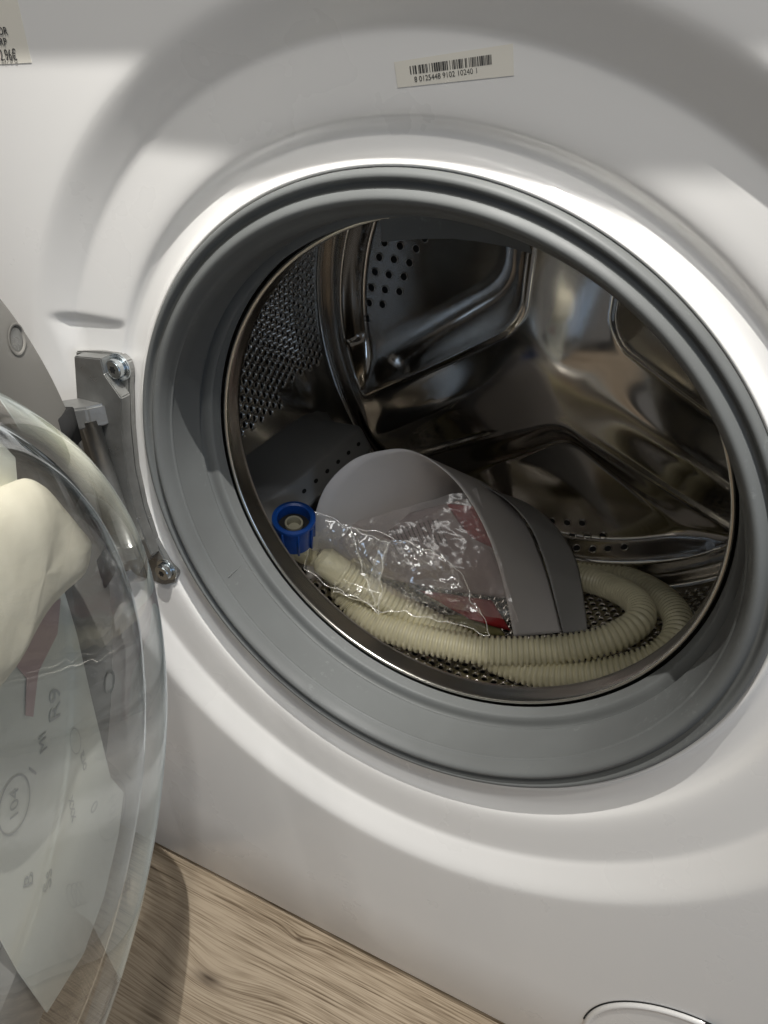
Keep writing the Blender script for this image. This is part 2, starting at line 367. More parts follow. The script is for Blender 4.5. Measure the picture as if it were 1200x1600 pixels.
# perforated wall: every cell is a rectangle with a dished hole
pitch = .0080; na = int(round(2*math.pi*DR/pitch)); na += na % 2; da = 2*math.pi/na; dy = pitch*.866
ny = int((DY1-DY0)/dy); dy = (DY1-DY0)/ny
V = []; F = []
def cyl(a, y, r): V.append((r*math.cos(a), y, r*math.sin(a))); return len(V)-1
K = 12
corner = {}
def cv(ka, ky):
    key = (ka % (2*na), ky)
    if key not in corner: corner[key] = cyl(key[0]*da/2, DY0+ky*dy, DR)
    return corner[key]
for j in range(ny):
    for i in range(na):
        k0 = 2*i+(j % 2); ac = (k0+1)*da/2; deg = math.degrees(ac) % 360; yc = DY0+(j+.5)*dy
        c4 = [cv(k0, j), cv(k0+1, j), cv(k0+2, j), cv(k0+2, j+1), cv(k0+1, j+1), cv(k0, j+1)]
        edge = (j < 1 or j > ny-2)
        smooth_zone = near_lifter(deg, 13) or edge or (deg > 25 and deg < 95) or (near_lifter(deg, 17) and j > ny*.62)
        if smooth_zone: F.append(tuple(c4)); continue
        R1 = .0031; R2 = .0023; r1 = []; r2 = []; r3 = []
        for k in range(K):
            q = -math.pi+2*math.pi*k/K+math.pi/4-.26
            ca, sa = math.cos(q), math.sin(q)
            r1.append(cyl(ac+R1*ca/DR, yc+R1*sa, DR)); r2.append(cyl(ac+R2*ca/DR, yc+R2*sa, DR+.0007)); r3.append(cyl(ac+R2*.93*ca/DR, yc+R2*.93*sa, DR+.0026))
        for k in range(K):
            k2 = (k+1) % K; F.append((r1[k], r1[k2], r2[k2], r2[k])); F.append((r2[k], r2[k2], r3[k2], r3[k]))
        # link outline (6 verts) with r1 ring (12): each outline vertex owns two ring segments
        pos = [(-1, -1), (0, -1), (1, -1), (1, 1), (0, 1), (-1, 1)]
        angs = [math.atan2(p[1]*dy/2, p[0]*pitch/2) for p in pos]
        own = []
        for v in range(6):
            best = min(range(K), key=lambda k: abs((-math.pi+2*math.pi*k/K+math.pi/4-.26-angs[v]+math.pi) % (2*math.pi)-math.pi)); own.append(best)
        for v in range(6):
            v2 = (v+1) % 6; a0 = own[v]; steps = (own[v2]-a0) % K; lst = [r1[(a0+s) % K] for s in range(steps+1)]
            F.append((c4[v], c4[v2], *lst[::-1]))
o = obj('drum_wall', mesh('drum_wall', V, [f[::-1] for f in F], True), STEEL, WM)
# the dark tub outside the drum
V = []
for k in range(64):
    a = 2*math.pi*k/64
    for r, y in ((.252, .07), (.252, .40), (.001, .40)): V.append((r*math.cos(a), y, r*math.sin(a)))
obj('tub', mesh('tub', V, grid(64, 3, True)), BLACK, WM)
revolve('drum_seam', [(.2400, .3165), (.2385, .3180), (.2375, .3200), (.2385, .3222), (.2400, .3232)], 240, 0, STEEL, WM, 3)
revolve('seam_groove', [(.2402, .3235), (.2420, .3250), (.2402, .3262)], 240, 0, BLACK, WM, 1)

# pressed back plate with three deep petals between three arms
def smin(a, b, k):
    h = np.clip(.5+.5*(b-a)/k, 0, 1); return b*(1-h)+a*h-k*h*(1-h)
ARM = [90, -33, -147]
nR, nA = 190, 540
rs = np.concatenate([np.linspace(.0005, .225, nR-20), np.linspace(.2262, .2400, 20)])
ts = np.linspace(0, 2*np.pi, nA, endpoint=False)
Rg, Tg = np.meshgrid(rs, ts, indexing='ij')
dist = None
for a in ARM:
    dl = (Tg-R_(a)+np.pi) % (2*np.pi)-np.pi
    s = np.where(np.abs(dl) < np.pi/2, Rg*np.abs(np.sin(dl)), Rg)
    dist = s if dist is None else smin(dist, s, .016)
out = .212-Rg
dist2 = smin(dist, out*2.4+.036, .02)
_bt = np.exp(-(((Tg-R_(270)+np.pi) % (2*np.pi)-np.pi)/R_(42))**4)     # the lower petal is softer
w0 = .036+.008*_bt
t = np.clip((dist2-w0)/.040, 0, 1)
ya = .276+.040*np.clip(Rg/.22, 0, 1)**1.7
yp = .338-.006*(Rg/.2)
drop = (1-(1-t)**2.6)*(1-_bt)+(t*t*(3-2*t))*_bt
Yg = ya+(yp-ya)*drop
Yg -= .0026*np.exp(-((dist2-w0+.001)/.0028)**2)*(1-.9*_bt)
# the two lower arms are rounded ridges, the hub a smooth shallow dome
_dn = np.exp(-(((Tg-R_(270)+np.pi) % (2*np.pi)-np.pi)/R_(88))**6)
Yg -= .012*np.exp(-(dist/.021)**2)*sm(.025, .125, Rg)*_dn
Yg -= .004*np.exp(-(Rg/.05)**2)
# long pressed rib near the rim of each petal
for a in (153, 33, -87):
    dl = ((Tg-R_(a)+np.pi) % (2*np.pi)-np.pi)
    along = np.maximum(np.abs(dl)-R_(35), 0)*Rg
    dd = np.sqrt((Rg-.2085)**2+along**2)
    Yg -= (.0062 if a != -87 else .0012)*np.exp(-(dd/.0055)**4)
# turn up into the crimped seam
e = sm(.214, .238, Rg); Yg = Yg*(1-e)+.324*e
V = np.stack([Rg*np.cos(Tg), Yg, Rg*np.sin(Tg)], -1).reshape(-1, 3)
F = grid(nR, nA, False, True)
F.append(tuple(range(nA)))
o = obj('drum_back', mesh('drum_back', V, F), STEELB, WM); BACK = o
bk_me = o.data
from mathutils.bvhtree import BVHTree
bvh = BVHTree.FromPolygons([tuple(v) for v in V], [f for f in F[:-1]])
def on_back(px, py):
    d = Vector(ray(px, py)).normalized(); h = bvh.ray_cast(Vector(CAM), d); return h
hp = [(745, 140), (815, 155), (887, 167), (925, 120), (722, 205), (788, 215), (857, 229), (703, 270), (765, 283), (832, 292), (687, 340), (748, 350), (812, 358), (677, 408), (736, 416), (672, 478)]
H1 = [(340+a/2.857, 330+b/2.857) for a, b in hp]
hp = [(350, 268), (418, 275), (485, 277), (440, 333), (508, 333), (577, 333), (460, 390), (532, 395), (600, 392), (673, 385)]
H2 = [(740+a/2.857, 720+b/2.857) for a, b in hp]
def holes(lst, R=.0030):
    Vd, Fd, Vr, Fr = [], [], [], []
    for (px, py) in lst:
        h = on_back(px, py)
        if h[0] is None: continue
        p, nn = h[0], h[1]
        if nn.dot(Vector(ray(px, py))) > 0: nn = -nn
        q = nn.to_track_quat('Z', 'Y').to_matrix()
        b = len(Vr); ns = 20; pr = [(R*1.45, -.0002), (R*1.28, .0010), (R*1.08, .0012), (R*.95, .0000), (R*.93, -.001)]
        for k in range(ns):
            a = 2*math.pi*k/ns
            for r, z in pr: Vr.append(p+q @ Vector((r*math.cos(a), r*math.sin(a), z)))
        for k in range(ns):
            for m_ in range(4):
                k2 = (k+1) % ns; Fr.append((b+k*5+m_, b+k2*5+m_, b+k2*5+m_+1, b+k*5+m_+1))
        b = len(Vd)
        for k in range(ns):
            a = 2*math.pi*k/ns; Vd.append(p+q @ Vector((R*.97*math.cos(a), R*.97*math.sin(a), .0001)))
        Fd.append(tuple(range(b, b+ns)))
    return (Vr, Fr), (Vd, Fd)
for lst in (H1, H2):
    (a, b), (c, d) = holes(lst)
    hr = obj('drain_hole_rims', mesh('drain_hole_rims', a, b), STEELB, BACK); obj('drain_hole_bores', mesh('drain_hole_bores', c, d, False), BLACK, BACK)

# lifters: ribbed paddles with small oval holes along the crest
def lifter(ang):
    # section across (t = tangential, r = radial), swept along y with rounded ends
    sec = [(-.040, .2395), (-.036, .2300), (-.020, .1990), (-.0125, .1820), (-.0100, .1790), (.0100, .1790), (.0125, .1820), (.020, .1990), (.036, .2300), (.040, .2395)]
    ys = [.088, .092, .104, .122, .132, .140, .236, .246, .252, .266, .282, .290]
    k_ = [0, .12, .45, .86, .97, 1, 1, .985, .93, .55, .12, 0]
    V = []
    a = R_(ang)
    er = np.array([math.cos(a), 0, math.sin(a)]); et = np.array([-math.sin(a), 0, math.cos(a)])
    for y, k in zip(ys, k_):
        for t, r in sec:
            rr_ = .2395-(.2395-r)*k; tt = t*(.85+.15*k) if abs(t) > .03 else t
            V.append(er*rr_+et*tt+np.array([0, y, 0]))
    ns = len(sec); F = [f[::-1] for f in grid(len(ys), ns)]
    me = mesh('lifter', V, F, True); o = obj('lifter', me, LIFT, WM)
    b = o.modifiers.new('b', 'BEVEL'); b.width = .0012; b.segments = 2; b.limit_method = 'ANGLE'; b.angle_limit = R_(20)
    Vh, Fh = [], []
    for y in [.146+.0173*i for i in range(6)]:
        b0 = len(Vh)
        for k in range(14):
            q = 2*math.pi*k/14; Vh.append(er*(.17885)+et*(.0016*math.cos(q)-.0005)+np.array([0, y+.0028*math.sin(q)*1., 0]))
        Fh.append(tuple(range(b0, b0+14)))
    obj('lifter_holes', mesh('lifter_holes', Vh, Fh, False), BLACK, o)
    return o
for a in LIFT_A: lifter(a)

# ------------------------------------------------------------------ hinge
def plate(name, pts, y0, y1, mt, parent, bev=.0008):
    bm = bmesh.new(); a = [bm.verts.new((x, y1, z)) for x, z in pts]; f = bm.faces.new(a)
    r = bmesh.ops.extrude_face_region(bm, geom=[f]); vs = [g for g in r['geom'] if isinstance(g, bmesh.types.BMVert)]
    for v in vs: v.co.y = y0
    bmesh.ops.recalc_face_normals(bm, faces=bm.faces)
    bmesh.ops.bevel(bm, geom=[e_ for e_ in bm.edges], offset=bev, segments=2, affect='EDGES', clamp_overlap=True)
    o = obj(name, bm, mt, parent); return o
YB = .0149
edge = [onY(*q, .0108)[[0, 2]] for q in ((203, 600), (205, 660), (212, 730), (225, 790), (243, 845), (262, 880))]
tipb = [onY(*q, .0108)[[0, 2]] for q in ((277, 897), (272, 910), (256, 914), (238, 906))]
top = [onY(*q, .0108)[[0, 2]] for q in ((119, 548), (160, 549), (188, 553), (200, 565), (204, 580))]
outline = list(top)+list(edge)+list(tipb)+[np.array([-.203, -.093]), np.array([-.212, -.06]), np.array([-.212, .025])]
HG = plate('hinge', outline, .0100, YB, CAST, WM); HG['label'] = 'grey cast metal hinge screwed beside the opening'
# raised web of the casting, leaving a stepped flange along the opening side
web = [onY(*q, .0035)[[0, 2]] for q in ((116, 556), (158, 560), (164, 585), (178, 605), (190, 622), (192, 680), (200, 750), (215, 810), (238, 868), (228, 880))]
web += [np.array([-.206, -.088]), np.array([-.211, -.06]), np.array([-.211, .015])]
plate('hinge_web', web, .0030, .0105, CAST, HG, .0006)
# upright edge bar (pin housing) and two knuckles reaching out to the door
HX, HY = -.205, -.012
V, F = tube([onY(140, 655, -.002), onY(172, 760, -.002), onY(202, 850, -.002)], .0052, 16); obj('pin_housing', mesh('pin_housing', V, F), CAST, HG)
def knuckle(z):
    pts = [(-.184, .0040), (-.190, -.0050), (-.198, -.0125), (-.210, -.0210), (-.221, -.0230), (-.2265, -.0185), (-.216, -.0085), (-.204, .0040)]
    bm = bmesh.new(); a = [bm.verts.new((x, y, z+.0065)) for x, y in pts]; f = bm.faces.new(a)
    r = bmesh.ops.extrude_face_region(bm, geom=[f])
    for v in [g for g in r['geom'] if isinstance(g, bmesh.types.BMVert)]: v.co.z = z-.0065
    bmesh.ops.recalc_face_normals(bm, faces=bm.faces)
    bmesh.ops.bevel(bm, geom=list(bm.edges), offset=.0012, segments=2, affect='EDGES', clamp_overlap=True)
    obj('knuckle', bm, CAST, HG)
knuckle(onY(112, 662, -.014)[2]); knuckle(onY(166, 876, -.014)[2])
def screw(px, py, y):
    P = onY(px, py, y+.006); bm = bmesh.new()
    def disc(r0, r1, y0, y1, n=28):
        r = bmesh.ops.create_cone(bm, cap_ends=True, segments=n, radius1=r0, radius2=r1, depth=abs(y1-y0))['verts']
        for v in r: v.co = Vector((v.co.x, (y0+y1)/2-v.co.z*1, v.co.y))
    disc(.0078, .0076, .0108, .0090); disc(.0056, .0053, .0090, .0048); 
    bmesh.ops.recalc_face_normals(bm, faces=bm.faces)
    bmesh.ops.bevel(bm, geom=[e_ for e_ in bm.edges if e_.calc_face_angle(0) > .6], offset=.0006, segments=2, affect='EDGES', clamp_overlap=True)
    for f in bm.faces: f.smooth = False
    o = obj('screw', bm, SCREW, HG); o.location = (P[0], y, P[2])
    V = []; 
    for k in range(12):
        a = 2*math.pi*k/12; r = .0023 if k % 2 == 0 else .0015; V.append((P[0]+r*math.cos(a), y-.00005, P[2]+r*math.sin(a)))
    sk = obj('screw_socket', mesh('screw_socket', [Vector(v)-Vector((P[0], y, P[2])) for v in V], [tuple(range(12))], False), BLACK, HG); sk.location = (P[0], y+.00465, P[2])
screw(178, 577, .0); screw(254, 895, .0)

# ------------------------------------------------------------------ door
AL = R_(67); dv = Vector((math.cos(AL), -math.sin(AL), 0)); nv = Vector((math.sin(AL), math.cos(AL), 0)); HO = Vector((-.205, -.012, -.007))
DM = Matrix(((dv.x, 0, nv.x, HO.x), (dv.y, 0, nv.y, HO.y), (0, 1, 0, HO.z), (0, 0, 0, 1)))   # (u, v, w) -> world
DC = .219
def drev(prof, n=200, closed=False, c=DC, uclip=None):
    V = []
    for k in range(n):
        a = 2*math.pi*k/n
        for r, w in prof:
            u, v = c+r*math.cos(a), r*math.sin(a)
            if uclip is not None and u < uclip: u = uclip
            V.append(DM @ Vector((u, v, w)))
    return V, grid(n, len(prof), True, closed)
# frame ring (w from -.022 to .014)
V, F = drev([(.162, .004), (.166, .0135), (.172, .016), (.200, .016), (.2085, .0145), (.2115, .010), (.2115, -.018), (.205, -.024), (.168, -.024), (.162, -.018)], 240, True, DC, .010)
DOOR = obj('door', mesh('door', V, F), GREYPL, WM); DOOR['label'] = 'open door with a grey plastic ring frame'
md = DOOR.modifiers.new('e', 'EDGE_SPLIT'); md.split_angle = R_(35)
# hinge block moulded on the frame, with its slots
def dbox(name, c, s, mt, bev=.001, parent=None, rot=None):
    bm = bmesh.new(); bbox(bm, (0, 0, 0), s); bevel(bm, bev, 2)
    mw = Matrix.Translation(DM @ Vector(c)) @ DM.to_3x3().to_4x4()
    if rot: mw = mw @ Matrix.Rotation(rot, 4, 'Z')
    for v in bm.verts: v.co = mw @ v.co
    return obj(name, bm, mt, parent or DOOR)
#dbox('hinge_block', (.032, 0, .0045), (.040, .150, .022), GREYPL, .002)
dbox('hinge_slot', (.022, .041, .0125), (.016, .020, .0102), GAP, .0005)
dbox('hinge_slot', (.022, -.048, .0125), (.016, .020, .0102), GAP, .0005)
# screw recess on the frame
def recess(u, v, w=.0164):
    c = DM @ Vector((u, v, w)); V = []; pr = [(.0075, .0), (.0062, .0004), (.0056, -.0022), (.0050, -.0038)]
    for k in range(28):
        a = 2*math.pi*k/28
        for r, z in pr: V.append(DM @ Vector((u+r*math.cos(a), v+r*math.sin(a), w+z)))
    obj('screw_recess', mesh('screw_recess', V, grid(28, 4, True)), GREYPL, DOOR)
    V = [DM @ Vector((u+.0052*math.cos(2*math.pi*k/24), v+.0052*math.sin(2*math.pi*k/24), w-.0003)) for k in range(24)]
    obj('frame_screw', mesh('frame_screw', V, [tuple(range(24))], False), CAST, DOOR)
def dplane(px, py, w):
    r = Vector(ray(px, py)); o = Vector(CAM); p0 = HO+nv*w; t = (p0-o).dot(nv)/r.dot(nv); P = o+r*t
    return (P-HO).dot(dv), (P-HO).z
u, v = dplane(27, 530, .0164); recess(u, v)
recess(.052, -.112)
# glass bowl: thick, slightly uneven pressed glass shell
po = spline([(.1600, .000), (.1600, .004), (.1570, .0065), (.1545, .012), (.1525, .026), (.1470, .046), (.1385, .064), (.1290, .0765), (.1170, .0835), (.100, .0862), (.060, .0870), (.0005, .0872)], 6)
pi_ = spline([(.1505, .000), (.1480, .006), (.1468, .014), (.1448, .026), (.1388, .044), (.1302, .0590), (.1200, .0700), (.109, .0762), (.096, .0790), (.058, .0800), (.0005, .0802)], 6)
def bowl_pts(P, inner):
    V = []
    n = 220
    for k in range(n):
        a = 2*math.pi*k/n
        for r, w in P:
            wob = (.0007*noise.noise(Vector((math.cos(a)*1.6+(9 if inner else 0), math.sin(a)*1.6, w*14)))+.00012*noise.noise(Vector((math.cos(a)*7, math.sin(a)*7+(5 if inner else 0), w*50))))*min(1, r/.08)**2
            q = min(1, w/.01)
            V.append(DM @ Vector((DC+.004+(r+wob*q)*math.cos(a), (r+wob*q)*math.sin(a), w+wob*q*.6)))
    return V, n
Vo, n = bowl_pts(po, False); Vi, n = bowl_pts(pi_, True)
lo, li = len(po), len(pi_)
F = [f[::-1] for f in grid(n, lo, True)]; off = len(Vo); F += [tuple(off+i for i in f) for f in grid(n, li, True)]
for k in range(n):
    k2 = (k+1) % n; F.append((k*lo, k2*lo, off+k2*li, off+k*li))
    F.append((k*lo+lo-1, k2*lo+lo-1, 0, 0)) if False else None
F = [f for f in F if f]
F.append(tuple(k*lo+lo-1 for k in range(n))); F.append(tuple(off+k*li+li-1 for k in range(n))[::-1])
bm = bmesh.new(); vv = [bm.verts.new(v) for v in Vo+Vi]
for f in F:
    try: bm.faces.new([vv[i] for i in f])
    except ValueError: pass
bmesh.ops.recalc_face_normals(bm, faces=bm.faces)
for f in bm.faces: f.smooth = True
GB = obj('glass_bowl', bm, GLASS, DOOR)

# ------------------------------------------------------------------ printed sheet and foam seen through the glass
def dsheet(name, poly, w, mt, parent=None, thick=.0006, bend=0):
    """poly in photo pixels laid on a plane parallel with the door"""
    uv = [dplane(x, y, w) for x, y in poly]
    bm = bmesh.new(); a = [bm.verts.new(HO+dv*u+Vector((0, 0, v))+nv*w) for u, v in uv]; f = bm.faces.new(a)
    r = bmesh.ops.extrude_face_region(bm, geom=[f])
    for v in [g for g in r['geom'] if isinstance(g, bmesh.types.BMVert)]: v.co -= nv*thick
    bmesh.ops.recalc_face_normals(bm, faces=bm.faces)
    return obj(name, bm, mt, parent)
WS = .0190
sheet = dsheet('printed_sheet', [(98, 915), (120, 990), (145, 1100), (173, 1215), (193, 1238), (186, 1300), (163, 1400), (131, 1490), (74, 1582), (30, 1520), (-20, 1430), (-200, 1300), (-200, 1000), (-60, 900)], WS, PAPER)
tag(sheet, 'pale printed sheet with faint symbols behind the glass of the open door', 'paper sheet')
def text(name, body, size, mt, parent, M4, ext=.00005):
    c = bpy.data.curves.new(name, 'FONT'); c.body = body; c.size = size; c.extrude = ext; c.align_x = 'CENTER'; c.align_y = 'CENTER'
    o = bpy.data.objects.new(name, c); COL.objects.link(o); bpy.context.view_layer.update()
    me = bpy.data.meshes.new_from_object(o.evaluated_get(bpy.context.evaluated_depsgraph_get()))
    bpy.data.objects.remove(o); me.transform(M4); me.materials.clear(); me.materials.append(mt)
    p = obj(name, me, mt, parent); return p
def dtext(body, px, py, size, ang, mt=INKF, w=WS+.0004, mirror=True):
    u, v = dplane(px, py, w); P = HO+dv*u+Vector((0, 0, v))+nv*w
    B = Matrix(((-dv.x if mirror else dv.x, 0, nv.x, P.x), (-dv.y if mirror else dv.y, 0, nv.y, P.y), (0, 1, 0, P.z), (0, 0, 0, 1)))
    text('faint_print', body, size, mt, sheet, B @ Matrix.Rotation(R_(ang), 4, 'Z'))
for b, x, y, s, a in (('R9', 87, 1100, .016, 60), ('MI', 68, 1160, .010, 70), ('I', 52, 1205, .012, 20), ('ora', 130, 1190, .009, 80), ('xxx', 112, 1265, .010, 75), ('Ss', 75, 1375, .012, 55), ('B', 45, 1375, .012, 45), ('0', 148, 1260, .012, 75)):
    dtext(b, x, y, s, a)
def dring(px, py, r0, r1, sx=1):
    u, v = dplane(px, py, WS+.0005); V = []
    for k in range(40):
        a = 2*math.pi*k/40
        for r in (r0, r1): V.append(HO+dv*(u+r*math.cos(a)*sx)+Vector((0, 0, v+r*math.sin(a)))+nv*(WS+.0005))
    obj('faint_symbol', mesh('faint_symbol', V, grid(40, 2, True), False), INKF, sheet)
dring(23, 1257, .0125, .0135); dring(118, 1158, .008, .0086, .6)
dtext('104', 23, 1257, .010, 60)
for k in range(4): dring(112+k*7, 1400-k*2, .009, .0095, .35)
dsheet('faded_print_patch', [(22, 985), (95, 935), (90, 990), (60, 1050), (52, 1120), (40, 1118), (42, 1060), (25, 1040)], WS+.0008, PINK, sheet, .0002)

def blob(name, pts_px, w0, w1, mt, amp=.003):
    """soft block: outline in photo pixels at depth w0..w1 from the door plane, puffed and crumpled"""
    uv = np.array([dplane(x, y, (w0+w1)/2) for x, y in pts_px]); uv = spline([(*p, 0) for p in uv], 6, True)[:, :2]; c = uv.mean(0)
    V = []; K = [0, .35, .6, .8, .92, 1., 1., .92, .8, .5, 0]; Wt = [1, .99, .96, .88, .75, .58, .42, .25, .12, .03, 0]
    for k, wt in zip(K, Wt):
        for p in uv:
            q = c+(p-c)*max(k, .001); w = w0+(w1-w0)*wt
            P = HO+dv*float(q[0])+Vector((0, 0, float(q[1])))+nv*float(w)
            P += Vector((noise.noise(P*45), noise.noise(P*45+Vector((7, 0, 0))), noise.noise(P*45+Vector((0, 9, 0)))))*amp
            V.append(P)
    F = grid(len(K), len(uv), False, True)
    me = mesh(name, V, F); o = obj(name, me, mt); s = o.modifiers.new('s', 'SUBSURF'); s.levels = s.render_levels = 1
    return o
foam = blob('foam_wrap', [(24, 752), (50, 752), (88, 790), (125, 835), (128, 855), (118, 895), (60, 950), (10, 1015), (-40, 1100), (-120, 1150), (-160, 1000), (-120, 860), (-50, 790)], .028, .055, FOAM, .0016)
tag(foam, 'thick cream foam wrap tucked inside the glass bowl of the door', 'foam wrap')
bagl = dsheet('green_edged_label', [(-60, 650), (0, 690), (24, 715), (27, 750), (10, 775), (-20, 800), (-80, 830)], .034, PAPER)
tag(bagl, 'small pale label with a green edge above the cream foam wrap', 'label')
dsheet('green_stripe', [(27, 750), (27, 760), (-10, 800), (-14, 790)], .0345, GREEN, bagl, .0002)

# ------------------------------------------------------------------ stickers on the panel
from mathutils.bvhtree import BVHTree as _B
PBVH = _B.FromPolygons([tuple(v) for v in PV], PF)
def on_panel(p, off=.0003):
    h = PBVH.ray_cast(Vector(CAM), (Vector(p)-Vector(CAM)).normalized()); return h[0]-Vector((0, off, 0))
def sticker(name, quad, Y, mt, label, follow=0):
    pts = [onY(x, y, Y) for x, y in quad]; nx, nz = 12, 4; V = []
    for i in range(nx+1):
        for j in range(nz+1):
            s, t = i/nx, j/nz
            p = (1-s)*(1-t)*pts[0]+s*(1-t)*pts[1]+s*t*pts[2]+(1-s)*t*pts[3]; V.append(p)
    V = [on_panel(p, .00015) for p in V]
    o = obj(name, mesh(name, V, grid(nx+1, nz+1), False), mt, WM); sl = o.modifiers.new('t', 'SOLIDIFY'); sl.thickness = .0001; sl.offset = 0
    o['label'] = label; return o, pts
st, q = sticker('barcode_sticker', [(616, 97), (802, 68), (803, 118), (622, 137)], .0090, STICK, 'small white barcode sticker on the dish above the opening')
ex = Vector(q[1]-q[0]); Lx = ex.length; ex.normalize(); ez = Vector(q[0]-q[3]); Lz = ez.length; ez.normalize(); nn = Vector((0, -1, 0))
def smat(s, t, o_=.0003):
    P = Vector((1-s)*(1-t)*q[0]+s*(1-t)*q[1]+s*t*q[2]+(1-s)*t*q[3])+nn*o_
    return Matrix(((ex.x, ez.x, nn.x, P.x), (ex.y, ez.y, nn.y, P.y), (ex.z, ez.z, nn.z, P.z), (0, 0, 0, 1)))
V = []; F = []; s = .135; rnd = random.Random(11)
while s < .83:
    w = rnd.choice([.005, .005, .008, .010, .015]); g = rnd.choice([.004, .004, .006, .008, .016])
    b = len(V)
    for (a, t) in ((s, .24), (s+w, .24), (s+w, .56), (s, .56)): V.append(on_panel(smat(a, t).translation, .0003))
    F.append((b, b+1, b+2, b+3)); s += w+g
obj('barcode_print', mesh('barcode_print', V, F, False), INK, st)
_m = smat(.44, .735); _m.translation = on_panel(_m.translation, .0003)
text('barcode_number', '8 0125448 9102 10240 1', .0024, INK, st, _m, .00001)
ob, q2 = sticker('price_label', [(-60, -70), (14, -60), (50, 98), (-70, 104)], -.0002, STICK, 'cream price label at the upper left of the panel')
q = q2; ex = Vector((1, 0, -.00)); ez = Vector((0, 0, 1)); ex.normalize()
def at(px, py, o_=.0004): P = Vector(onY(px, py, -.0002-o_)); return Matrix(((1, 0, 0, P.x), (0, 0, -1, P.y), (0, 1, 0, P.z), (0, 0, 0, 1)))
text('price_print', '632,96€', .0062, INK, ob, at(7, 87) @ Matrix.Diagonal((.74, 1, 1, 1))); text('price_print', '-RP', .0042, INK, ob, at(3, 66)); text('price_print', 'OR', .0042, INK, ob, at(4, 49))

# ------------------------------------------------------------------ drain hose
pts = []
def hp_(px, py, r): pts.append(onR(px, py, r))
HR = .0119
for a in ((497, 868, .204), (530, 893, .202), (580, 925, .2035), (640, 958, .208), (700, 990, .2145), (760, 1022, .221), (812, 1044, .2235), (870, 1056, .2255), (940, 1052, .2255), (1005, 1036, .2255), (1050, 1008, .224), (1060, 970, .222), (1035, 935, .221), (985, 908, .221), (925, 897, .221), (860, 890, .222)): hp_(*a)
# unseen rear run behind the card, dropping back to the left foot
pts += [np.array([-.03, .305, -.224]), np.array([-.085, .290, -.203]), np.array([-.128, .258, -.185]), np.array([-.136, .215, -.181])]
for a in ((538, 912, .2265), (556, 945, .2262), (585, 970, .2225), (625, 988, .2160), (680, 1003, .2095), (750, 1015, .2055), (830, 1017, .206), (900, 1011, .206), (960, 995, .206), (1000, 968, .207), (992, 938, .210), (950, 915, .2165), (905, 902, .2215)): hp_(*a)
path = spline(pts, 40)
# resample evenly
seg = np.linalg.norm(np.diff(path, axis=0), axis=1); s = np.r_[0, np.cumsum(seg)]; Ltot = s[-1]
pitch_h = .0045; n = int(Ltot/pitch_h*8); si = np.linspace(0, Ltot, n)
path = np.stack([np.interp(si, s, path[:, k]) for k in range(3)], 1)
for _ in range(14): path[1:-1] = (path[:-2]+path[1:-1]*2+path[2:])/4
ph = (si/pitch_h) % 1; prof = np.where(ph < .62, 1.0-.03*np.abs(ph-.31)/.31, .905)
prof = np.where(ph < .60, np.minimum(1, 1-.05*((ph-.30)/.30)**4), .82)
rad = HR*prof; rad[:40] = HR*np.interp(si[:40], [0, si[10], si[39]], [.55, .98, 1.02])
V, F = tube(path, rad, 28)
hz = obj('drain_hose', mesh('drain_hose', V, F), HOSE); tag(hz, 'cream corrugated drain hose coiled on the floor of the drum', 'hose')

# ------------------------------------------------------------------ blue hose nut with the elbow behind it
NUT = thing('hose_nut', 'blue plastic hose nut with ribs beside the grey paddle', 'hose nut')
cN = Vector(onR(459, 808, .166)); topn = (Vector(CAM)-cN).normalized()
axis = (topn*.55+Vector((0, .1, .92))).normalized(); rn = .0150
q = axis.to_track_quat('Z', 'Y').to_matrix().to_4x4(); MN = Matrix.Translation(cN) @ q
def lathe(name, prof, mt, parent, MW, n=48, closed=False, sub=1):
    V = []
    for k in range(n):
        a = 2*math.pi*k/n
        for r, z in prof: V.append(MW @ Vector((r*math.cos(a), r*math.sin(a), z)))
    o = obj(name, mesh(name, V, grid(n, len(prof), True, closed)), mt, parent)
    m = o.modifiers.new('e', 'EDGE_SPLIT'); m.split_angle = R_(40); return o
lathe('nut_body', [(.0, -.012), (.0118, -.012), (.0120, -.001), (.0135, .0), (.0158, -.0006), (.0160, -.0030), (.0146, -.0042), (.0140, -.026), (.0118, -.027), (.0, -.027)], BLUE, NUT, MN)
lathe('seal', [(.0068, -.0085), (.0066, -.0060), (.0052, -.0060), (.0046, -.0080), (.0044, -.0115), (.0, -.0116)], mat('beige_insert', (.25, .24, .18), .5), NUT, MN)
lathe('dark_washer', [(.0066, -.0100), (.0119, -.0100)], BLACK, NUT, MN)
for k in range(8):
    a = 2*math.pi*k/8; bm = bmesh.new(); bbox(bm, (.0150, 0, -.0150), (.0022, .0016, .0225)); bevel(bm, .0003, 1)
    mw = MN @ Matrix.Rotation(a, 4, 'Z')
    for v in bm.verts: v.co = mw @ v.co
    obj('grip_rib', bm, BLUE, NUT)
V, F = tube(spline([MN @ Vector((0, 0, -.024)), MN @ Vector((0, 0, -.034)), onR(478, 868, .222), onR(500, 872, .216)], 8), .0075, 18)
obj('elbow_pipe', mesh('elbow_pipe', V, F), HOSE, NUT)

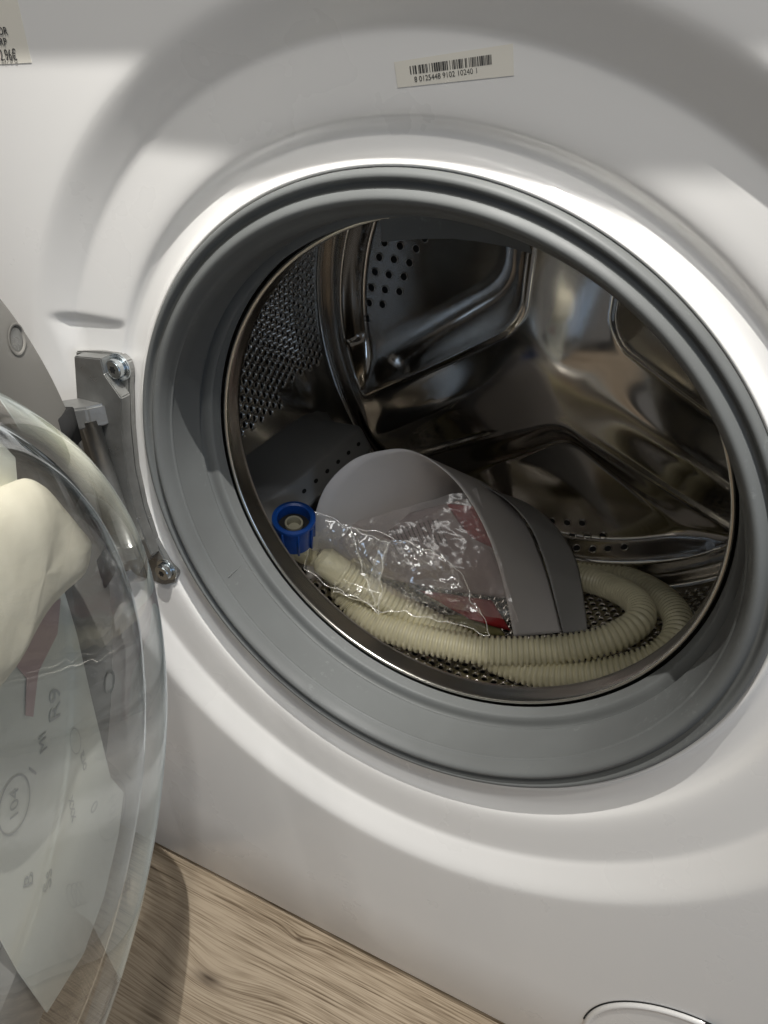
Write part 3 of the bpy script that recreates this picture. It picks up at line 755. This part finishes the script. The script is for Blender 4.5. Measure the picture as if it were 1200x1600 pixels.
# ------------------------------------------------------------------ arched grey card sheets
def arch(name, front, back, mt, label, th=.0007):
    A = spline([onY(x, y, Y) for x, y, Y in front], 10); B = spline([onY(x, y, Y) for x, y, Y in back], 10)
    n = len(A); V = []; m_ = 14
    for i in range(n):
        for j in range(m_+1):
            t = j/m_; V.append(A[i]*(1-t)+B[i]*t)
    o = obj(name, mesh(name, V, grid(n, m_+1)), mt); s = o.modifiers.new('t', 'SOLIDIFY'); s.thickness = th; s.offset = 0
    tag(o, label, 'card sheet'); return o
arch('card_sheet', [(478, 905, .150), (487, 832, .148), (506, 766, .148), (550, 720, .158), (600, 704, .172), (640, 704, .183), (680, 724, .186), (722, 764, .190), (760, 830, .194), (785, 905, .198), (803, 995, .198)],
     [(775, 880, .300), (772, 850, .300), (766, 820, .300), (760, 790, .300), (752, 768, .300), (748, 752, .298), (760, 757, .294), (792, 782, .290), (826, 825, .282), (856, 900, .262), (878, 988, .238)], CARD,
     'thin grey card sheet bent into an arch over the plastic bag')
arch('card_sheet', [(742, 752, .262), (790, 780, .262), (828, 822, .260), (852, 880, .254), (868, 940, .242), (880, 990, .236)],
     [(775, 770, .300), (820, 785, .300), (866, 820, .298), (897, 868, .290), (910, 920, .272), (918, 985, .248)], mat('grey_card_shaded', (.34, .335, .33), .6),  # shade on the rear sheet is put into its darker colour
     'second grey card sheet tucked behind the arched one')

# ------------------------------------------------------------------ plastic bag with booklet
BAG = thing('booklet_bag', 'clear plastic bag holding printed leaflets and a red item under the arched card', 'plastic bag')
def patch(name, quad, mt, parent, nu=30, nv=20, amp=.002, sc=60, puff=.0, th=.0008, seed=0, flat=False, ridged=0, jag=0):
    """quad: 4 corners (px, py, Y); bilinear patch, displaced towards the camera"""
    P = [onY(x, y, Y) for x, y, Y in quad]; V = []; rnd = random.Random(seed)
    nrm = np.cross(P[1]-P[0], P[3]-P[0]); nrm /= np.linalg.norm(nrm)
    if nrm @ (CAM-P[0]) < 0: nrm = -nrm
    for i in range(nu+1):
        for j in range(nv+1):
            s, t = i/nu, j/nv
            es, et = s, t
            if jag:
                et = t+jag*noise.noise(Vector((s*7, t*2, seed)))*(1 if t in (0, 1) else .4)
                es = s+jag*noise.noise(Vector((s*2, t*6, seed+3)))*.5
            p = (1-es)*(1-et)*P[0]+es*(1-et)*P[1]+es*et*P[2]+(1-es)*et*P[3]
            d = puff*math.sin(math.pi*s)*math.sin(math.pi*t)
            v = Vector(p)*sc+Vector((seed, 0, 0))
            d += amp*noise.noise(v)
            if ridged and not flat:
                w = v; q = 0
                for k_, (f_, a_) in enumerate(((.35, 1.), (.8, .55), (1.9, .28), (3.6, .13))):
                    ww = Vector((w.x*f_+k_*7, w.y*f_*1.7, w.z*f_+k_*3)); q += a_*(1-abs(noise.noise(ww))*2.4)
                    q += a_*.7*(1-abs(noise.noise(Vector((ww.x*.6-ww.z*1.3, ww.y, ww.z*.5+ww.x))))*2.6)
                d += ridged*q
            elif ridged:
                w = v*.6; r1 = 1-abs(noise.noise(w))*2.2; r2 = 1-abs(noise.noise(w*2.3+Vector((3, 3, 3))))*2.2
                d += ridged*(max(0, r1)**3+.5*max(0, r2)**3)
                d += ridged*.35*(rnd.random()-.5)
            V.append(p+nrm*d)
    me = mesh(name, V, grid(nu+1, nv+1), not flat); o = obj(name, me, mt, parent)
    if th: m = o.modifiers.new('t', 'SOLIDIFY'); m.thickness = th; m.offset = -1
    return o, P, nrm
bk, P, nrm = patch('leaflet', [(545, 835, .205), (735, 775, .235), (800, 935, .215), (600, 905, .180)], BOOK, BAG, 30, 20, .003, 22, .012, .003, 3)
# lines of print on the leaflet
def on_patch(P, nrm, s, t, puff, amp, sc, seed, off):
    p = (1-s)*(1-t)*P[0]+s*(1-t)*P[1]+s*t*P[2]+(1-s)*t*P[3]
    v = Vector(p)*sc+Vector((seed, 0, 0)); return p+nrm*(puff*math.sin(math.pi*s)*math.sin(math.pi*t)+amp*noise.noise(v)+off)
V = []; F = []; rnd = random.Random(5)
for k in range(13):
    s0 = .30+k*.034
    t = .16+.03*rnd.random()
    while t < .56-.1*(k > 8):
        L = rnd.uniform(.015, .04); b = len(V)
        for (ds, dt) in ((0, 0), (.010, 0), (.010, L), (0, L)): V.append(on_patch(P, nrm, s0+ds, t+dt, .012, .003, 22, 3, .0036))
        F.append((b, b+1, b+2, b+3)); t += L+rnd.uniform(.006, .014)
obj('leaflet_print', mesh('leaflet_print', V, F, False), mat('leaflet_ink', (.09, .075, .07), .8), BAG)
patch('red_leaflet', [(655, 922, .192), (768, 938, .206), (798, 985, .203), (735, 968, .192)], RED, BAG, 20, 8, .005, 60, .003, .001, 8)
patch('red_leaflet', [(700, 786, .224), (750, 792, .226), (772, 856, .220), (735, 838, .218)], RED, BAG, 10, 8, .002, 60, .002, .002, 9)
patch('yellow_edged_leaflet', [(690, 960, .198), (768, 962, .208), (790, 992, .205), (735, 990, .200)], mat('olive_print', (.20, .18, .07), .6), BAG, 10, 6, .001, 60, .0, .002, 12)
def rim(P, nrm, mt, parent, off=.004):
    """fine bright heat-sealed edge of a film"""
    for a in range(4):
        A, B = P[a], P[(a+1) % 4]; L = []
        for k in range(30):
            p = Vector(A*(1-k/29)+B*k/29)+Vector(nrm)*off; L.append(p+Vector((noise.noise(p*90), noise.noise(p*90+Vector((5, 0, 0))), noise.noise(p*90+Vector((0, 8, 0)))))*.004)
        V, F = tube([tuple(v) for v in L], .00035, 6); obj('film_edge', mesh('film_edge', V, F), mt, parent)
EDGE = film('film_edge_mat', .35, .12, shine=.5)
_, P, nrm = patch('bag_film', [(515, 828, .172), (745, 762, .215), (812, 972, .185), (606, 930, .156)], FILM2, BAG, 110, 84, .003, 40, .016, 0, 21, False, .0020, .03)
# crinkled clear wrapper in front of it
WR = thing('clear_wrapper', 'crumpled clear film wrapper lying over the hose end', 'plastic film')
_, P, nrm = patch('film', [(485, 795, .138), (604, 846, .150), (592, 948, .139), (480, 888, .129)], FILM, WR, 100, 80, .004, 60, .008, 0, 31, False, .0018, .07); rim(P, nrm, EDGE, WR)
_, P, nrm = patch('film', [(552, 820, .152), (702, 866, .165), (768, 985, .160), (586, 944, .141)], FILM, WR, 120, 90, .004, 55, .008, 0, 37, False, .0018, .06); rim(P, nrm, EDGE, WR)
_, P, nrm = patch('film_seam', [(528, 900, .137), (592, 925, .142), (584, 947, .141), (524, 922, .136)], FILM, WR, 60, 24, .002, 100, .003, 0, 43, False, .0013, .1); rim(P, nrm, EDGE, WR, .002)
_, P, nrm = patch('film_fold', [(596, 842, .150), (612, 846, .150), (590, 925, .141), (574, 922, .141)], film('film_fold_mat', .22, .15, shine=.3), WR, 16, 50, .002, 90, .002, 0, 47, False, .001, .05)
